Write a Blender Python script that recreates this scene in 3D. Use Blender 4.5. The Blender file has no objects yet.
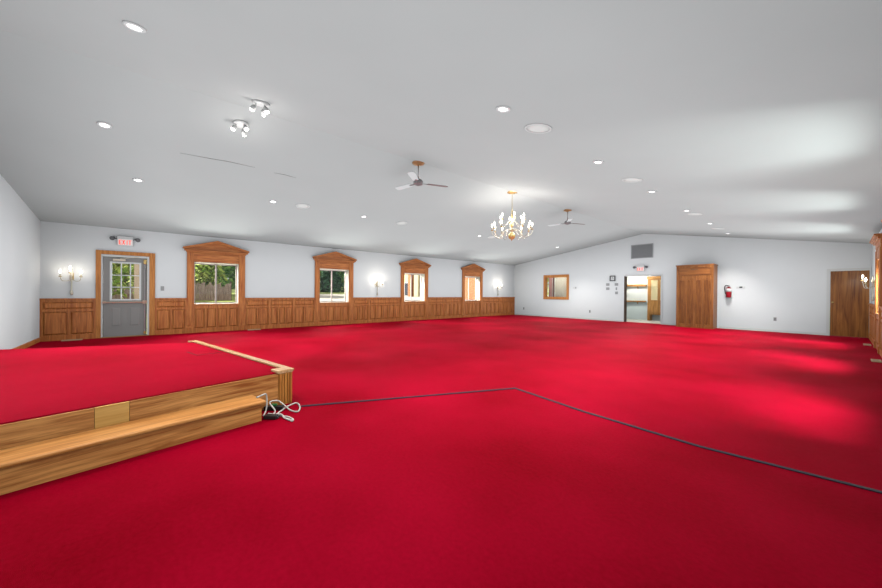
import bpy, bmesh, math, random
from mathutils import Vector, Matrix, Euler

PI = math.pi
S = bpy.context.scene
COL = S.collection

# ---------------------------------------------------------------- the hall
XL, XR = -12.16, 0.59          # window wall, opposite wall
YN, YF = -2.04, 15.86          # end wall behind the stage, far gable
XD, ZD = -5.41, 3.80           # ridge
ZE, ZER = 2.83, 2.74           # eaves
SL = (ZD - ZE) / (XD - XL)
SR = (ZD - ZER) / (XR - XD)
def ceil_z(x):
    return ZD - (XD - x) * SL if x < XD else ZD - (x - XD) * SR

# ---------------------------------------------------------------- materials
def new_mat(name):
    m = bpy.data.materials.new(name); m.use_nodes = True
    nt = m.node_tree
    return m, nt, nt.nodes['Principled BSDF']

def srgb(r, g, b):
    f = lambda c: (c/255)/12.92 if c/255 <= .04045 else (((c/255)+.055)/1.055)**2.4
    return (f(r), f(g), f(b), 1)

def plain(name, c, rough=.5, metal=0, spec=.5, noise=0, scale=20, bump=0, emit=None, estr=0):
    m, nt, p = new_mat(name)
    p.inputs['Base Color'].default_value = c
    p.inputs['Roughness'].default_value = rough
    p.inputs['Metallic'].default_value = metal
    p.inputs['Specular IOR Level'].default_value = spec
    if noise or bump:
        tc = nt.nodes.new('ShaderNodeTexCoord')
        nz = nt.nodes.new('ShaderNodeTexNoise'); nz.inputs['Scale'].default_value = scale; nz.inputs['Detail'].default_value = 4
        nt.links.new(tc.outputs['Object'], nz.inputs['Vector'])
        if noise:
            mx = nt.nodes.new('ShaderNodeMixRGB'); mx.blend_type = 'MIX'
            mx.inputs['Color1'].default_value = [v*(1-noise) for v in c[:3]] + [1]
            mx.inputs['Color2'].default_value = [min(1, v*(1+noise)) for v in c[:3]] + [1]
            nt.links.new(nz.outputs['Fac'], mx.inputs['Fac']); nt.links.new(mx.outputs['Color'], p.inputs['Base Color'])
        if bump:
            b = nt.nodes.new('ShaderNodeBump'); b.inputs['Strength'].default_value = bump; b.inputs['Distance'].default_value = .01
            nt.links.new(nz.outputs['Fac'], b.inputs['Height']); nt.links.new(b.outputs['Normal'], p.inputs['Normal'])
    if emit:
        p.inputs['Emission Color'].default_value = emit; p.inputs['Emission Strength'].default_value = estr
    return m

def wood(name, dark, light, axis='z', rough=.38, scale=1.0, spec=.5):
    """Wood with grain running along one local axis."""
    m, nt, p = new_mat(name)
    tc = nt.nodes.new('ShaderNodeTexCoord')
    mp = nt.nodes.new('ShaderNodeMapping')
    s = [16*scale]*3; s['xyz'.index(axis)] = 1.1*scale
    mp.inputs['Scale'].default_value = s
    nz = nt.nodes.new('ShaderNodeTexNoise'); nz.inputs['Scale'].default_value = 1.6
    nz.inputs['Detail'].default_value = 6; nz.inputs['Roughness'].default_value = .6; nz.inputs['Distortion'].default_value = .9
    mp2 = nt.nodes.new('ShaderNodeMapping')
    s2 = [70*scale]*3; s2['xyz'.index(axis)] = 2.5*scale
    mp2.inputs['Scale'].default_value = s2
    n2 = nt.nodes.new('ShaderNodeTexNoise'); n2.inputs['Scale'].default_value = 1.5; n2.inputs['Detail'].default_value = 3
    add = nt.nodes.new('ShaderNodeMath'); add.operation = 'MULTIPLY_ADD'; add.inputs[1].default_value = .35
    cr = nt.nodes.new('ShaderNodeValToRGB')
    cr.color_ramp.elements[0].position = .50; cr.color_ramp.elements[0].color = dark
    cr.color_ramp.elements[1].position = .82; cr.color_ramp.elements[1].color = light
    nt.links.new(tc.outputs['Object'], mp.inputs['Vector']); nt.links.new(mp.outputs['Vector'], nz.inputs['Vector'])
    nt.links.new(tc.outputs['Object'], mp2.inputs['Vector']); nt.links.new(mp2.outputs['Vector'], n2.inputs['Vector'])
    nt.links.new(n2.outputs['Fac'], add.inputs[0]); nt.links.new(nz.outputs['Fac'], add.inputs[2])
    nt.links.new(add.outputs[0], cr.inputs['Fac']); nt.links.new(cr.outputs['Color'], p.inputs['Base Color'])
    p.inputs['Roughness'].default_value = rough; p.inputs['Specular IOR Level'].default_value = spec
    return m

def carpet(name):
    m, nt, p = new_mat(name)
    tc = nt.nodes.new('ShaderNodeTexCoord')
    big = nt.nodes.new('ShaderNodeTexNoise'); big.inputs['Scale'].default_value = .7; big.inputs['Detail'].default_value = 5
    mp = nt.nodes.new('ShaderNodeMapping'); mp.inputs['Scale'].default_value = (1.0, 1.0, 1)
    fine = nt.nodes.new('ShaderNodeTexNoise'); fine.inputs['Scale'].default_value = 38; fine.inputs['Detail'].default_value = 6; fine.inputs['Roughness'].default_value = .7
    fib = nt.nodes.new('ShaderNodeTexNoise'); fib.inputs['Scale'].default_value = 420; fib.inputs['Detail'].default_value = 1
    nt.links.new(tc.outputs['Object'], mp.inputs['Vector']); nt.links.new(mp.outputs['Vector'], big.inputs['Vector'])
    nt.links.new(tc.outputs['Object'], fine.inputs['Vector']); nt.links.new(tc.outputs['Object'], fib.inputs['Vector'])
    a = nt.nodes.new('ShaderNodeMath'); a.operation = 'MULTIPLY_ADD'; a.inputs[1].default_value = .55
    nt.links.new(fine.outputs['Fac'], a.inputs[0]); nt.links.new(big.outputs['Fac'], a.inputs[2])
    cr = nt.nodes.new('ShaderNodeValToRGB')
    cr.color_ramp.elements[0].position = .50; cr.color_ramp.elements[0].color = CARPET_DARK
    cr.color_ramp.elements[1].position = 1.05; cr.color_ramp.elements[1].color = CARPET_LIGHT
    nt.links.new(a.outputs[0], cr.inputs['Fac']); nt.links.new(cr.outputs['Color'], p.inputs['Base Color'])
    b = nt.nodes.new('ShaderNodeBump'); b.inputs['Strength'].default_value = .5; b.inputs['Distance'].default_value = .006
    nt.links.new(fib.outputs['Fac'], b.inputs['Height']); nt.links.new(b.outputs['Normal'], p.inputs['Normal'])
    p.inputs['Roughness'].default_value = .55; p.inputs['Specular IOR Level'].default_value = .008
    p.inputs['Sheen Weight'].default_value = .0; p.inputs['Sheen Roughness'].default_value = .28
    p.inputs['Sheen Tint'].default_value = (1, .55, .65, 1)
    return m

def emitter(name, c, s):
    m, nt, p = new_mat(name)
    p.inputs['Base Color'].default_value = (.8, .8, .8, 1)
    p.inputs['Emission Color'].default_value = c; p.inputs['Emission Strength'].default_value = s
    return m

def glass_mat(name):
    m = bpy.data.materials.new(name); m.use_nodes = True
    nt = m.node_tree; nt.nodes.clear()
    out = nt.nodes.new('ShaderNodeOutputMaterial'); mix = nt.nodes.new('ShaderNodeMixShader')
    tr = nt.nodes.new('ShaderNodeBsdfTransparent'); gl = nt.nodes.new('ShaderNodeBsdfGlossy'); gl.inputs['Roughness'].default_value = .02
    lw = nt.nodes.new('ShaderNodeLayerWeight'); lw.inputs['Blend'].default_value = .5
    pw = nt.nodes.new('ShaderNodeMath'); pw.operation = 'POWER'; pw.inputs[1].default_value = 5
    fr = nt.nodes.new('ShaderNodeMath'); fr.operation = 'MULTIPLY_ADD'; fr.inputs[1].default_value = .5; fr.inputs[2].default_value = .025
    nt.links.new(lw.outputs['Facing'], pw.inputs[0]); nt.links.new(pw.outputs[0], fr.inputs[0])
    tr.inputs['Color'].default_value = (.95, .97, .96, 1)
    nt.links.new(fr.outputs[0], mix.inputs['Fac']); nt.links.new(tr.outputs[0], mix.inputs[1]); nt.links.new(gl.outputs[0], mix.inputs[2])
    nt.links.new(mix.outputs[0], out.inputs['Surface'])
    return m

def leaf_mat(name, a, b):
    m, nt, p = new_mat(name)
    oi = nt.nodes.new('ShaderNodeTexCoord'); nz = nt.nodes.new('ShaderNodeTexNoise'); nz.inputs['Scale'].default_value = 2.2; nz.inputs['Detail'].default_value = 5
    cr = nt.nodes.new('ShaderNodeValToRGB'); cr.color_ramp.elements[0].position = .38; cr.color_ramp.elements[1].position = .65
    cr.color_ramp.elements[0].color = a; cr.color_ramp.elements[1].color = b
    nt.links.new(oi.outputs['Object'], nz.inputs['Vector']); nt.links.new(nz.outputs['Fac'], cr.inputs['Fac']); nt.links.new(cr.outputs['Color'], p.inputs['Base Color'])
    p.inputs['Roughness'].default_value = .6
    return m

def brick_mat(name):
    m, nt, p = new_mat(name)
    tc = nt.nodes.new('ShaderNodeTexCoord'); mp = nt.nodes.new('ShaderNodeMapping')
    mp.inputs['Rotation'].default_value = (PI/2, 0, 0)
    br = nt.nodes.new('ShaderNodeTexBrick'); br.inputs['Scale'].default_value = 4
    br.inputs['Color1'].default_value = srgb(196, 122, 78); br.inputs['Color2'].default_value = srgb(172, 98, 60); br.inputs['Mortar'].default_value = srgb(190, 160, 130)
    nt.links.new(tc.outputs['Object'], mp.inputs['Vector']); nt.links.new(mp.outputs['Vector'], br.inputs['Vector']); nt.links.new(br.outputs['Color'], p.inputs['Base Color'])
    p.inputs['Roughness'].default_value = .85
    return m

CARPET_DARK = (.22, .0002, .005, 1)
CARPET_LIGHT = (.46, .002, .024, 1)
M = {}
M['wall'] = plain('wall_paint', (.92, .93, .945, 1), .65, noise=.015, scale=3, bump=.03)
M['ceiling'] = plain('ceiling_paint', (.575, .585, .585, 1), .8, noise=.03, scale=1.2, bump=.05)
M['carpet'] = carpet('red_carpet')
M['panel_wood'] = wood('wainscot_oak_upright', srgb(178, 92, 42), srgb(232, 146, 78), 'z', scale=.8)
M['panel_wood_h'] = wood('wainscot_oak_level', srgb(178, 92, 42), srgb(232, 146, 78), 'y', scale=.8)
M['stage_oak'] = wood('stage_oak_level', srgb(164, 92, 38), srgb(240, 170, 98), 'x', rough=.35, scale=.85)
M['stage_tread_oak'] = wood('stage_oak_tread', srgb(188, 116, 52), srgb(238, 170, 98), 'x', rough=.28, scale=.85)  # paler than the riser oak: light on the tread top put into the colour
M['stage_oak_pale'] = wood('stage_oak_pale', srgb(224, 160, 80), srgb(250, 196, 112), 'x', rough=.35, scale=.7)
M['stage_oak_v'] = wood('stage_oak_upright', srgb(172, 100, 40), srgb(228, 152, 74), 'z', rough=.3)
M['nosing_oak'] = wood('stage_nosing_oak', srgb(202, 150, 100), srgb(240, 196, 148), 'y', rough=.22)  # oak lightened so its colour carries the window glare on the nosing
M['cabinet_wood'] = wood('cabinet_wood', srgb(132, 74, 28), srgb(178, 112, 54), 'z')
M['cabinet_field'] = wood('cabinet_field_wood', srgb(112, 58, 18), srgb(158, 96, 40), 'z')
M['cabinet_wood_h'] = wood('cabinet_wood_level', srgb(126, 68, 24), srgb(170, 104, 48), 'x')
M['door_wood'] = wood('flush_door_wood', srgb(116, 60, 16), srgb(180, 114, 48), 'z', rough=.28, scale=.5)
M['door_casing'] = wood('door_casing_oak', srgb(190, 112, 48), srgb(228, 152, 78), 'z')
M['kitchen_oak'] = wood('kitchen_oak', srgb(176, 118, 56), srgb(214, 158, 88), 'z')
M['kitchen_oak_h'] = wood('kitchen_oak_level', srgb(176, 118, 56), srgb(214, 158, 88), 'x')
M['white'] = plain('white_paint', (.82, .82, .82, 1), .45)
M['cream'] = plain('cream_paint', srgb(240, 226, 206), .5)
M['pinkwhite'] = plain('vinyl_sash', srgb(232, 212, 204), .4)
M['grey_door'] = plain('grey_door_paint', srgb(160, 157, 155), .45)
M['brass'] = plain('polished_brass', (.90, .66, .26, 1), .25, metal=.6)
M['pale_brass'] = plain('pale_brass', (.86, .80, .66, 1), .22, metal=.35)
M['bronze'] = plain('dark_brass', (.52, .33, .15, 1), .35, metal=.4)
M['aluminium'] = plain('bar_metal', (.80, .66, .52, 1), .35, metal=.8)
M['steel'] = plain('brushed_steel', (.6, .6, .62, 1), .35, metal=.9)
M['fan_grey'] = plain('fan_motor_grey', srgb(150, 148, 150), .4, metal=.3)
M['blade_white'] = plain('fan_blade_white', (.85, .87, .88, 1), .35)
M['blade_mauve'] = plain('fan_blade_taupe', srgb(150, 128, 128), .45)
M['black'] = plain('black_plastic', (.015, .015, .017, 1), .45)
M['dark_grey'] = plain('dark_grey_plastic', (.07, .075, .085, 1), .45)
M['red'] = plain('red_enamel', srgb(176, 18, 40), .3)
M['exit_red'] = plain('exit_letters', (.7, .02, .01, 1), .5, emit=(1, .06, .03, 1), estr=.75)
M['exit_glow'] = emitter('exit_backlight', (1, .80, .74, 1), .22)
M['lens'] = emitter('lamp_lens', (1, .99, .96, 1), 5.0)
M['bulb'] = emitter('candle_bulb', (1, .92, .78, 1), 9.0)
M['bulb_cool'] = emitter('spot_bulb', (1, .97, .92, 1), 12.0)
M['grille'] = plain('speaker_grille', srgb(236, 236, 234), .6)
M['vent_grey'] = plain('vent_grey', srgb(186, 187, 190), .55)
M['vent_dark'] = plain('vent_dark', srgb(118, 119, 122), .6)
M['glass'] = glass_mat('window_glass')
M['tape'] = plain('navy_tape', srgb(30, 32, 54), .6, noise=.2, scale=30)
M['cord'] = plain('white_cord', srgb(214, 208, 200), .5)
M['green'] = plain('green_label', srgb(40, 120, 60), .5)
M['register'] = plain('tan_register', srgb(206, 176, 140), .45)
M['dark_gap'] = plain('dark_jamb', srgb(84, 70, 60), .6)
M['kitchen_wall'] = plain('kitchen_wall', srgb(232, 234, 226), .6)
M['kitchen_teal'] = plain('kitchen_lower_wall', srgb(226, 238, 232), .6)
M['tile'] = plain('kitchen_floor', srgb(222, 216, 200), .35, noise=.05, scale=6)
M['pink_cloth'] = plain('pink_curtain_cloth', srgb(196, 140, 140), .85)
M['mauve_cloth'] = plain('mauve_curtain_cloth', srgb(128, 88, 92), .85)
M['beige'] = plain('beige_panel', srgb(190, 180, 166), .6)
M['pleat'] = plain('cream_pleat_cloth', srgb(244, 228, 178), .8)
M['wall_stain'] = plain('outlet_plate', srgb(176, 176, 178), .5)
M['lawn'] = plain('lawn_grass', srgb(150, 160, 84), .9, noise=.3, scale=8)
M['gravel'] = plain('pale_gravel', srgb(188, 180, 170), .9, noise=.08, scale=14)
M['leaf_bright'] = leaf_mat('bright_leaves', srgb(132, 172, 52), srgb(244, 246, 128))
M['leaf_mid'] = leaf_mat('mid_leaves', srgb(70, 124, 52), srgb(160, 200, 96))
M['leaf_dark'] = leaf_mat('dark_needles', srgb(34, 74, 48), srgb(92, 138, 92))
M['bark'] = plain('bark', srgb(96, 74, 54), .9, noise=.3, scale=12)
M['reed'] = wood('reed_fence', srgb(128, 102, 86), srgb(204, 176, 152), 'z', rough=.9, scale=1.4)
M['stucco'] = plain('cream_stucco', srgb(238, 216, 164), .8)
M['brick'] = brick_mat('orange_brick')
M['stucco_dark'] = plain('dark_window', srgb(70, 74, 84), .25)
M['porch_wood'] = plain('porch_post_paint', srgb(206, 176, 146), .6)

# ---------------------------------------------------------------- mesh helpers
class MB:
    def __init__(s): s.bm = bmesh.new()
    def box(s, x0, x1, y0, y1, z0, z1):
        v = [s.bm.verts.new(p) for p in [(x0,y0,z0),(x1,y0,z0),(x1,y1,z0),(x0,y1,z0),(x0,y0,z1),(x1,y0,z1),(x1,y1,z1),(x0,y1,z1)]]
        for f in [(3,2,1,0),(4,5,6,7),(0,1,5,4),(1,2,6,5),(2,3,7,6),(3,0,4,7)]: s.bm.faces.new([v[i] for i in f])
        return s
    def frustum(s, x0, x1, a, b):
        """raised panel on +x: rectangle a=(y0,y1,z0,z1) at x0 tapering to rectangle b at x1"""
        v = [s.bm.verts.new(p) for p in [(x0,a[0],a[2]),(x0,a[1],a[2]),(x0,a[1],a[3]),(x0,a[0],a[3]),(x1,b[0],b[2]),(x1,b[1],b[2]),(x1,b[1],b[3]),(x1,b[0],b[3])]]
        for f in [(3,2,1,0),(4,5,6,7),(0,1,5,4),(1,2,6,5),(2,3,7,6),(3,0,4,7)]: s.bm.faces.new([v[i] for i in f])
        return s
    def prism(s, pts, d0, d1, axis):
        """polygon pts in the plane across `axis`, extruded d0..d1. axis x: pts=(y,z); y: (x,z); z: (x,y)"""
        mk = {'x': lambda p, d: (d, p[0], p[1]), 'y': lambda p, d: (p[0], d, p[1]), 'z': lambda p, d: (p[0], p[1], d)}[axis]
        a = [s.bm.verts.new(mk(p, d0)) for p in pts]; b = [s.bm.verts.new(mk(p, d1)) for p in pts]
        s.bm.faces.new(a); s.bm.faces.new(b[::-1]); n = len(pts)
        for i in range(n): s.bm.faces.new([a[i], b[i], b[(i+1) % n], a[(i+1) % n]])
        return s
    def tube(s, pts, r, n=8, cap=True):
        pts = [Vector(p) for p in pts]
        rr = r if isinstance(r, (list, tuple)) else [r]*len(pts)
        rings = []; prev = None
        for i, p in enumerate(pts):
            t = (pts[min(i+1, len(pts)-1)] - pts[max(i-1, 0)]).normalized()
            if prev is None:
                u = t.orthogonal().normalized()
            else:
                u = (prev - t * prev.dot(t)); u = u.normalized() if u.length > 1e-6 else t.orthogonal().normalized()
            prev = u; w = t.cross(u)
            rings.append([s.bm.verts.new(p + (u*math.cos(2*PI*k/n) + w*math.sin(2*PI*k/n))*rr[i]) for k in range(n)])
        for a, b in zip(rings, rings[1:]):
            for k in range(n): s.bm.faces.new([a[k], a[(k+1) % n], b[(k+1) % n], b[k]])
        if cap: s.bm.faces.new(rings[0][::-1]); s.bm.faces.new(rings[-1])
        return s
    def lathe(s, prof, n=24, o=(0,0,0), mat=None):
        """profile of (radius, z), turned about z"""
        o = Vector(o); rings = []
        for r, z in prof:
            if r < 1e-5: q = [Vector((0,0,z))]
            else: q = [Vector((r*math.cos(2*PI*k/n), r*math.sin(2*PI*k/n), z)) for k in range(n)]
            rings.append([s.bm.verts.new((mat @ p if mat else p) + o) for p in q])
        for a, b in zip(rings, rings[1:]):
            for k in range(n):
                k2 = (k+1) % n
                q = [a[0]] if len(a) == 1 else [a[k], a[k2]]
                q2 = [b[0]] if len(b) == 1 else [b[k2], b[k]]
                if len(q) + len(q2) >= 3: s.bm.faces.new(q + q2)
        return s
    def build(s, name, mat, parent=None, smooth=False, bevel=0):
        bmesh.ops.recalc_face_normals(s.bm, faces=s.bm.faces[:])
        me = bpy.data.meshes.new(name); s.bm.to_mesh(me); s.bm.free()
        me.materials.append(mat if not isinstance(mat, str) else M[mat])
        if smooth:
            for p in me.polygons: p.use_smooth = True
        o = bpy.data.objects.new(name, me); COL.objects.link(o)
        if parent: o.parent = parent
        if bevel:
            b = o.modifiers.new('edge', 'BEVEL'); b.width = bevel; b.segments = 2; b.limit_method = 'ANGLE'
        return o

def tag(o, label=None, cat=None, group=None, kind=None):
    if label: o['label'] = label
    if cat: o['category'] = cat
    if group: o['group'] = group
    if kind: o['kind'] = kind
    return o

def empty(name, loc=(0,0,0), rot=(0,0,0), **k):
    o = bpy.data.objects.new(name, None); COL.objects.link(o)
    o.location = loc; o.rotation_euler = rot; o.empty_display_size = .1
    return tag(o, **k)

def copy_tree(o, parent=None):
    c = o.copy(); COL.objects.link(c)
    if parent: c.parent = parent
    for ch in list(o.children): copy_tree(ch, c)
    return c

def struct(o, label=None, cat=None): return tag(o, label, cat, kind='structure')

def light(name, kind, loc, energy, color=(1,1,1), parent=None, rot=None, **k):
    d = bpy.data.lights.new(name, kind); d.energy = energy; d.color = color
    for a, v in k.items(): setattr(d, a, v)
    o = bpy.data.objects.new(name, d); COL.objects.link(o); o.location = loc
    if rot: o.rotation_euler = rot
    if parent: o.parent = parent
    return o

def smooth_path(pts, sub=6):
    pts = [Vector(p) for p in pts]; out = []
    for i in range(len(pts)-1):
        p0 = pts[max(i-1,0)]; p1 = pts[i]; p2 = pts[i+1]; p3 = pts[min(i+2, len(pts)-1)]
        for k in range(sub):
            t = k/sub
            out.append(.5*((2*p1) + (p2-p0)*t + (2*p0-5*p1+4*p2-p3)*t*t + (3*p1-p0-3*p2+p3)*t**3))
    out.append(pts[-1]); return out

# ---------------------------------------------------------------- room shell
WIN_Y = [1.455, 5.12, 8.78, 12.41]
WH, WZ0, WZ1 = .565, .83, 2.06
WT = .32                                         # thickness of the side walls

def wall_with_holes(mb, u0, u1, z0, z1, holes, put):
    """boxes round rectangular holes (u0,u1,z0,z1)"""
    u = u0
    for a, b, c, d in sorted(holes):
        put(u, a, z0, z1)
        if c > z0: put(a, b, z0, c)
        if d < z1: put(a, b, d, z1)
        u = b
    put(u, u1, z0, z1)

D1Y0, D1Y1 = -1.045, -.095                        # grey door opening
mb = MB()
wall_with_holes(mb, YN-.2, YF+.2, -.02, ZE+.02, [(c-WH, c+WH, WZ0, WZ1) for c in WIN_Y] + [(D1Y0, D1Y1, -.02, 2.13)],
                lambda a, b, c, d: mb.box(XL-WT, XL, a, b, c, d))
struct(mb.build('wall_left', 'wall'))
mb = MB()
wall_with_holes(mb, YN-.2, YF+.2, -.02, ZER+.02, [(c-WH, c+WH, WZ0, WZ1) for c in WIN_Y[1:]],
                lambda a, b, c, d: mb.box(XR, XR+WT, a, b, c, d))
struct(mb.build('wall_right', 'wall'))
def gable(name, y0, y1, holes):
    mb = MB()
    wall_with_holes(mb, XL, XR, -.02, 2.7, holes, lambda a, b, c, d: mb.box(a, b, y0, y1, c, d))
    mb.prism([(XL, 2.7), (XR, 2.7), (XR, ZER+.02), (XD, ZD+.02), (XL, ZE+.02)], y0, y1, 'y')
    return struct(mb.build(name, 'wall'))
OPX0, OPX1, OPZ = -6.18, -4.74, 2.02
DRX0, DRX1 = -.21, .575
IWX0, IWX1, IWZ0, IWZ1 = -10.12, -8.90, 1.04, 2.08
gable('wall_far', YF, YF+.16, [(IWX0, IWX1, IWZ0, IWZ1), (OPX0, OPX1, -.02, OPZ), (DRX0, DRX1, -.02, 2.0)])
gable('wall_near', YN-.16, YN, [])
mb = MB().box(XL-.02, XR+.02, YN-.02, YF+.16, -.12, 0)
struct(mb.build('floor', 'carpet'))
CRACKS = [[(-7.208, 0.327), (-7.17, 0.743), (-7.135, 1.008), (-7.138, 1.442)],
          [(-7.185, 1.784), (-7.168, 1.983), (-7.203, 2.204)]]
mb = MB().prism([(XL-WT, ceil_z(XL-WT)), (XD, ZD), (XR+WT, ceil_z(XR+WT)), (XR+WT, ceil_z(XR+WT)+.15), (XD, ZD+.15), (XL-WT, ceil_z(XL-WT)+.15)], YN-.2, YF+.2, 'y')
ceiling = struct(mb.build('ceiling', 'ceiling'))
for path in CRACKS:                                                # opened plasterboard joints, in dark grey
    MB().tube([(x, y, ceil_z(x)-.001) for x, y in path], [.002]+[.005]*(len(path)-2)+[.002], 6).build('joint_crack', plain('joint_shadow', (.16, .15, .15, 1), .9), ceiling)
mb = MB()
for a, b in [(XL+.03, OPX0-.06), (OPX1+.06, -4.17), (-2.86, DRX0-.06)]: mb.box(a, b, YF-.012, YF, 0, .07)
struct(mb.build('baseboard_far', 'white'))
struct(MB().box(XL+.03, -7.95, YN, YN+.018, 0, .10).build('baseboard_near', 'panel_wood'))

# ---------------------------------------------------------------- windows with pilasters and pediments
def raised(mb, y0, y1, z0, z1, x0, x1, inset=.022):
    mb.frustum(x0, x1, (y0, y1, z0, z1), (y0+inset, y1-inset, z0+inset, z1-inset))

def make_window(name):
    r = empty(name, kind='structure')
    for s in (-1, 1):
        mb = MB(); y0, y1 = sorted((s*.565, s*.735))
        mb.box(0, .045, y0, y1, 0, 2.34)
        mb.box(.045, .062, y0+.0, y1, 0, .16)                     # plinth block
        mb.box(.045, .056, y0+.03, y1-.03, .22, 2.28)             # raised face
        mb.build('pilaster', 'panel_wood', r, bevel=.004)
    mb = MB().box(0, .008, -.565, .565, 0, .80)
    mb.box(.008, .034, -.565, .565, 0, .125).box(.008, .034, -.565, .565, .70, .80)
    w = 1.13/4
    for k in range(5): mb.box(.008, .034, max(-.565, -.565+k*w-.022), min(.565, -.565+k*w+.022), .125, .70)
    for k in range(4): raised(mb, -.565+k*w+.036, -.565+(k+1)*w-.036, .14, .685, .008, .030, .03)
    mb.build('apron_panel', 'panel_wood', r, bevel=.002)
    MB().box(-.03, .05, -.565, .565, .80, .832).build('sill', 'panel_wood_h', r, bevel=.004)
    mb = MB().box(0, .03, -.565, .565, 2.07, 2.34).box(.03, .042, -.50, .50, 2.11, 2.30)
    mb.build('header_board', 'panel_wood_h', r, bevel=.004)
    # pediment: back board, bed moulding, two raking mouldings
    mb = MB().prism([(-.80, 2.40), (.80, 2.40), (.80, 2.43), (0, 2.67), (-.80, 2.43)], 0, .05, 'x')
    mb.box(0, .085, -.755, .755, 2.34, 2.375).box(0, .12, -.80, .80, 2.375, 2.41)
    for s in (-1, 1):
        q = [(s*.83, 2.425), (s*.83, 2.47), (0, 2.715), (0, 2.665)]
        mb.prism(q if s > 0 else q[::-1], 0, .14, 'x')
        q = [(s*.80, 2.41), (s*.80, 2.435), (0, 2.675), (0, 2.64)]
        mb.prism(q if s > 0 else q[::-1], 0, .095, 'x')
    mb.build('pediment', 'panel_wood_h', r, bevel=.003)
    mb = MB()
    for s in (-1, 1):
        y0, y1 = sorted((s*.565, s*.553)); mb.box(-.25, 0, y0, y1, .842, 2.06)
    mb.box(-.25, 0, -.565, .565, 2.048, 2.07).box(-.25, -.0, -.565, .565, .83, .842)
    mb.build('reveal_lining', 'cream', r)
    mb = MB()
    f = .020
    mb.box(-.30, -.22, -.565, -.565+f, .83, 2.06).box(-.30, -.22, .565-f, .565, .83, 2.06)
    mb.box(-.30, -.22, -.565, .565, 2.06-f, 2.06).box(-.30, -.22, -.565, .565, .83, .83+f)
    mb.build('window_frame', 'pinkwhite', r)
    for s, x in ((-1, -.275), (1, -.245)):
        y0, y1 = (-.545, .025) if s < 0 else (-.025, .545)
        mb = MB(); t = .026
        mb.box(x-.014, x+.014, y0, y0+t, .85, 2.04).box(x-.014, x+.014, y1-t, y1, .85, 2.04)
        mb.box(x-.014, x+.014, y0+t, y1-t, .85, .85+t).box(x-.014, x+.014, y0+t, y1-t, 2.04-t, 2.04)
        sash = mb.build('sash', 'pinkwhite', r)
        MB().box(x-.003, x+.003, y0+t, y1-t, .85+t, 2.04-t).build('glass_pane', 'glass', sash)
    return r
win = make_window('window_1')
win_names = ['window_%d' % i for i in range(1, 8)]
for i in range(7):
    w = win if i == 0 else copy_tree(win)
    w.name = win_names[i]
    if i < 4: w.location = (XL, WIN_Y[i], 0)
    else:
        w.location = (XR, WIN_Y[7-i], 0); w.rotation_euler = (0, 0, PI)
        for c in list(w.children):                                  # these windows have a flat cornice
            if c.name.startswith('pediment'): bpy.data.objects.remove(c)
        mb = MB().box(0, .05, -.77, .77, 2.34, 2.44).box(0, .085, -.80, .80, 2.44, 2.475).box(0, .115, -.82, .82, 2.475, 2.505).box(0, .14, -.84, .84, 2.505, 2.54)
        mb.build('cornice', 'panel_wood_h', w, bevel=.004)

# ---------------------------------------------------------------- wainscot
def wainscot(name, y0, y1, tops, side):
    """tops: list of (share of length, number of lower panels)"""
    L = y1-y0; mb = MB(); fr = .034
    mb.box(0, .008, 0, L, 0, .985)
    mb.box(.008, fr+.008, 0, L, 0, .125)                            # plinth
    mb.box(.008, fr, 0, L, .93, .965).box(.008, fr, 0, L, .695, .745)
    mb.box(0, .055, 0, L, .985, 1.012).box(0, .042, 0, L, .965, .985)
    tot = sum(t[0] for t in tops); y = 0
    for sh, n in tops:
        w = L*sh/tot
        for a0, a1 in ((y, y+.035), (y+w-.035, y+w)):
            mb.box(.008, fr, a0, a1, .125, .695).box(.008, fr, a0, a1, .745, .93)
        raised(mb, y+.05, y+w-.05, .762, .915, .008, .030, .03)
        pw = (w-.07)/n
        for k in range(n):
            a = y+.035+k*pw
            if k: mb.box(.008, fr, a-.020, a+.020, .125, .695)
            raised(mb, a+(.034 if k else .014), a+pw-(.034 if k < n-1 else .014), .14, .68, .008, .030, .03)
        y += w
    o = mb.build(name, 'panel_wood')
    if side < 0: o.location = (XL, y0, 0)
    else: o.location = (XR, y1, 0); o.rotation_euler = (0, 0, PI)
    return struct(o)
runs = [(YN, -1.115, [(1, 2)]), (.025, .72, [(1, 2)]), (2.19, 4.385, [(1, 2), (1.05, 3), (1, 2)]), (5.855, 8.045, [(.45, 3), (1, 5)]),
        (9.515, 11.675, [(1, 4), (1, 4)]), (13.145, YF, [(1, 4), (1, 4)])]
n = 1
for a, b, t in runs: wainscot('trim_%d' % n, a, b, t, -1); n += 1
for a, b, t in [(13.145, YF-.01, [(1, 4), (1, 4)]), (9.515, 11.675, [(1, 4), (1, 4)]), (5.855, 8.045, [(1, 4), (1, 4)]), (YN+.01, 4.385, [(1, 4), (1, 4), (1, 4), (1, 4), (1, 4), (1, 4)])]:
    wainscot('trim_%d' % n, a, b, t, 1); n += 1

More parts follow.
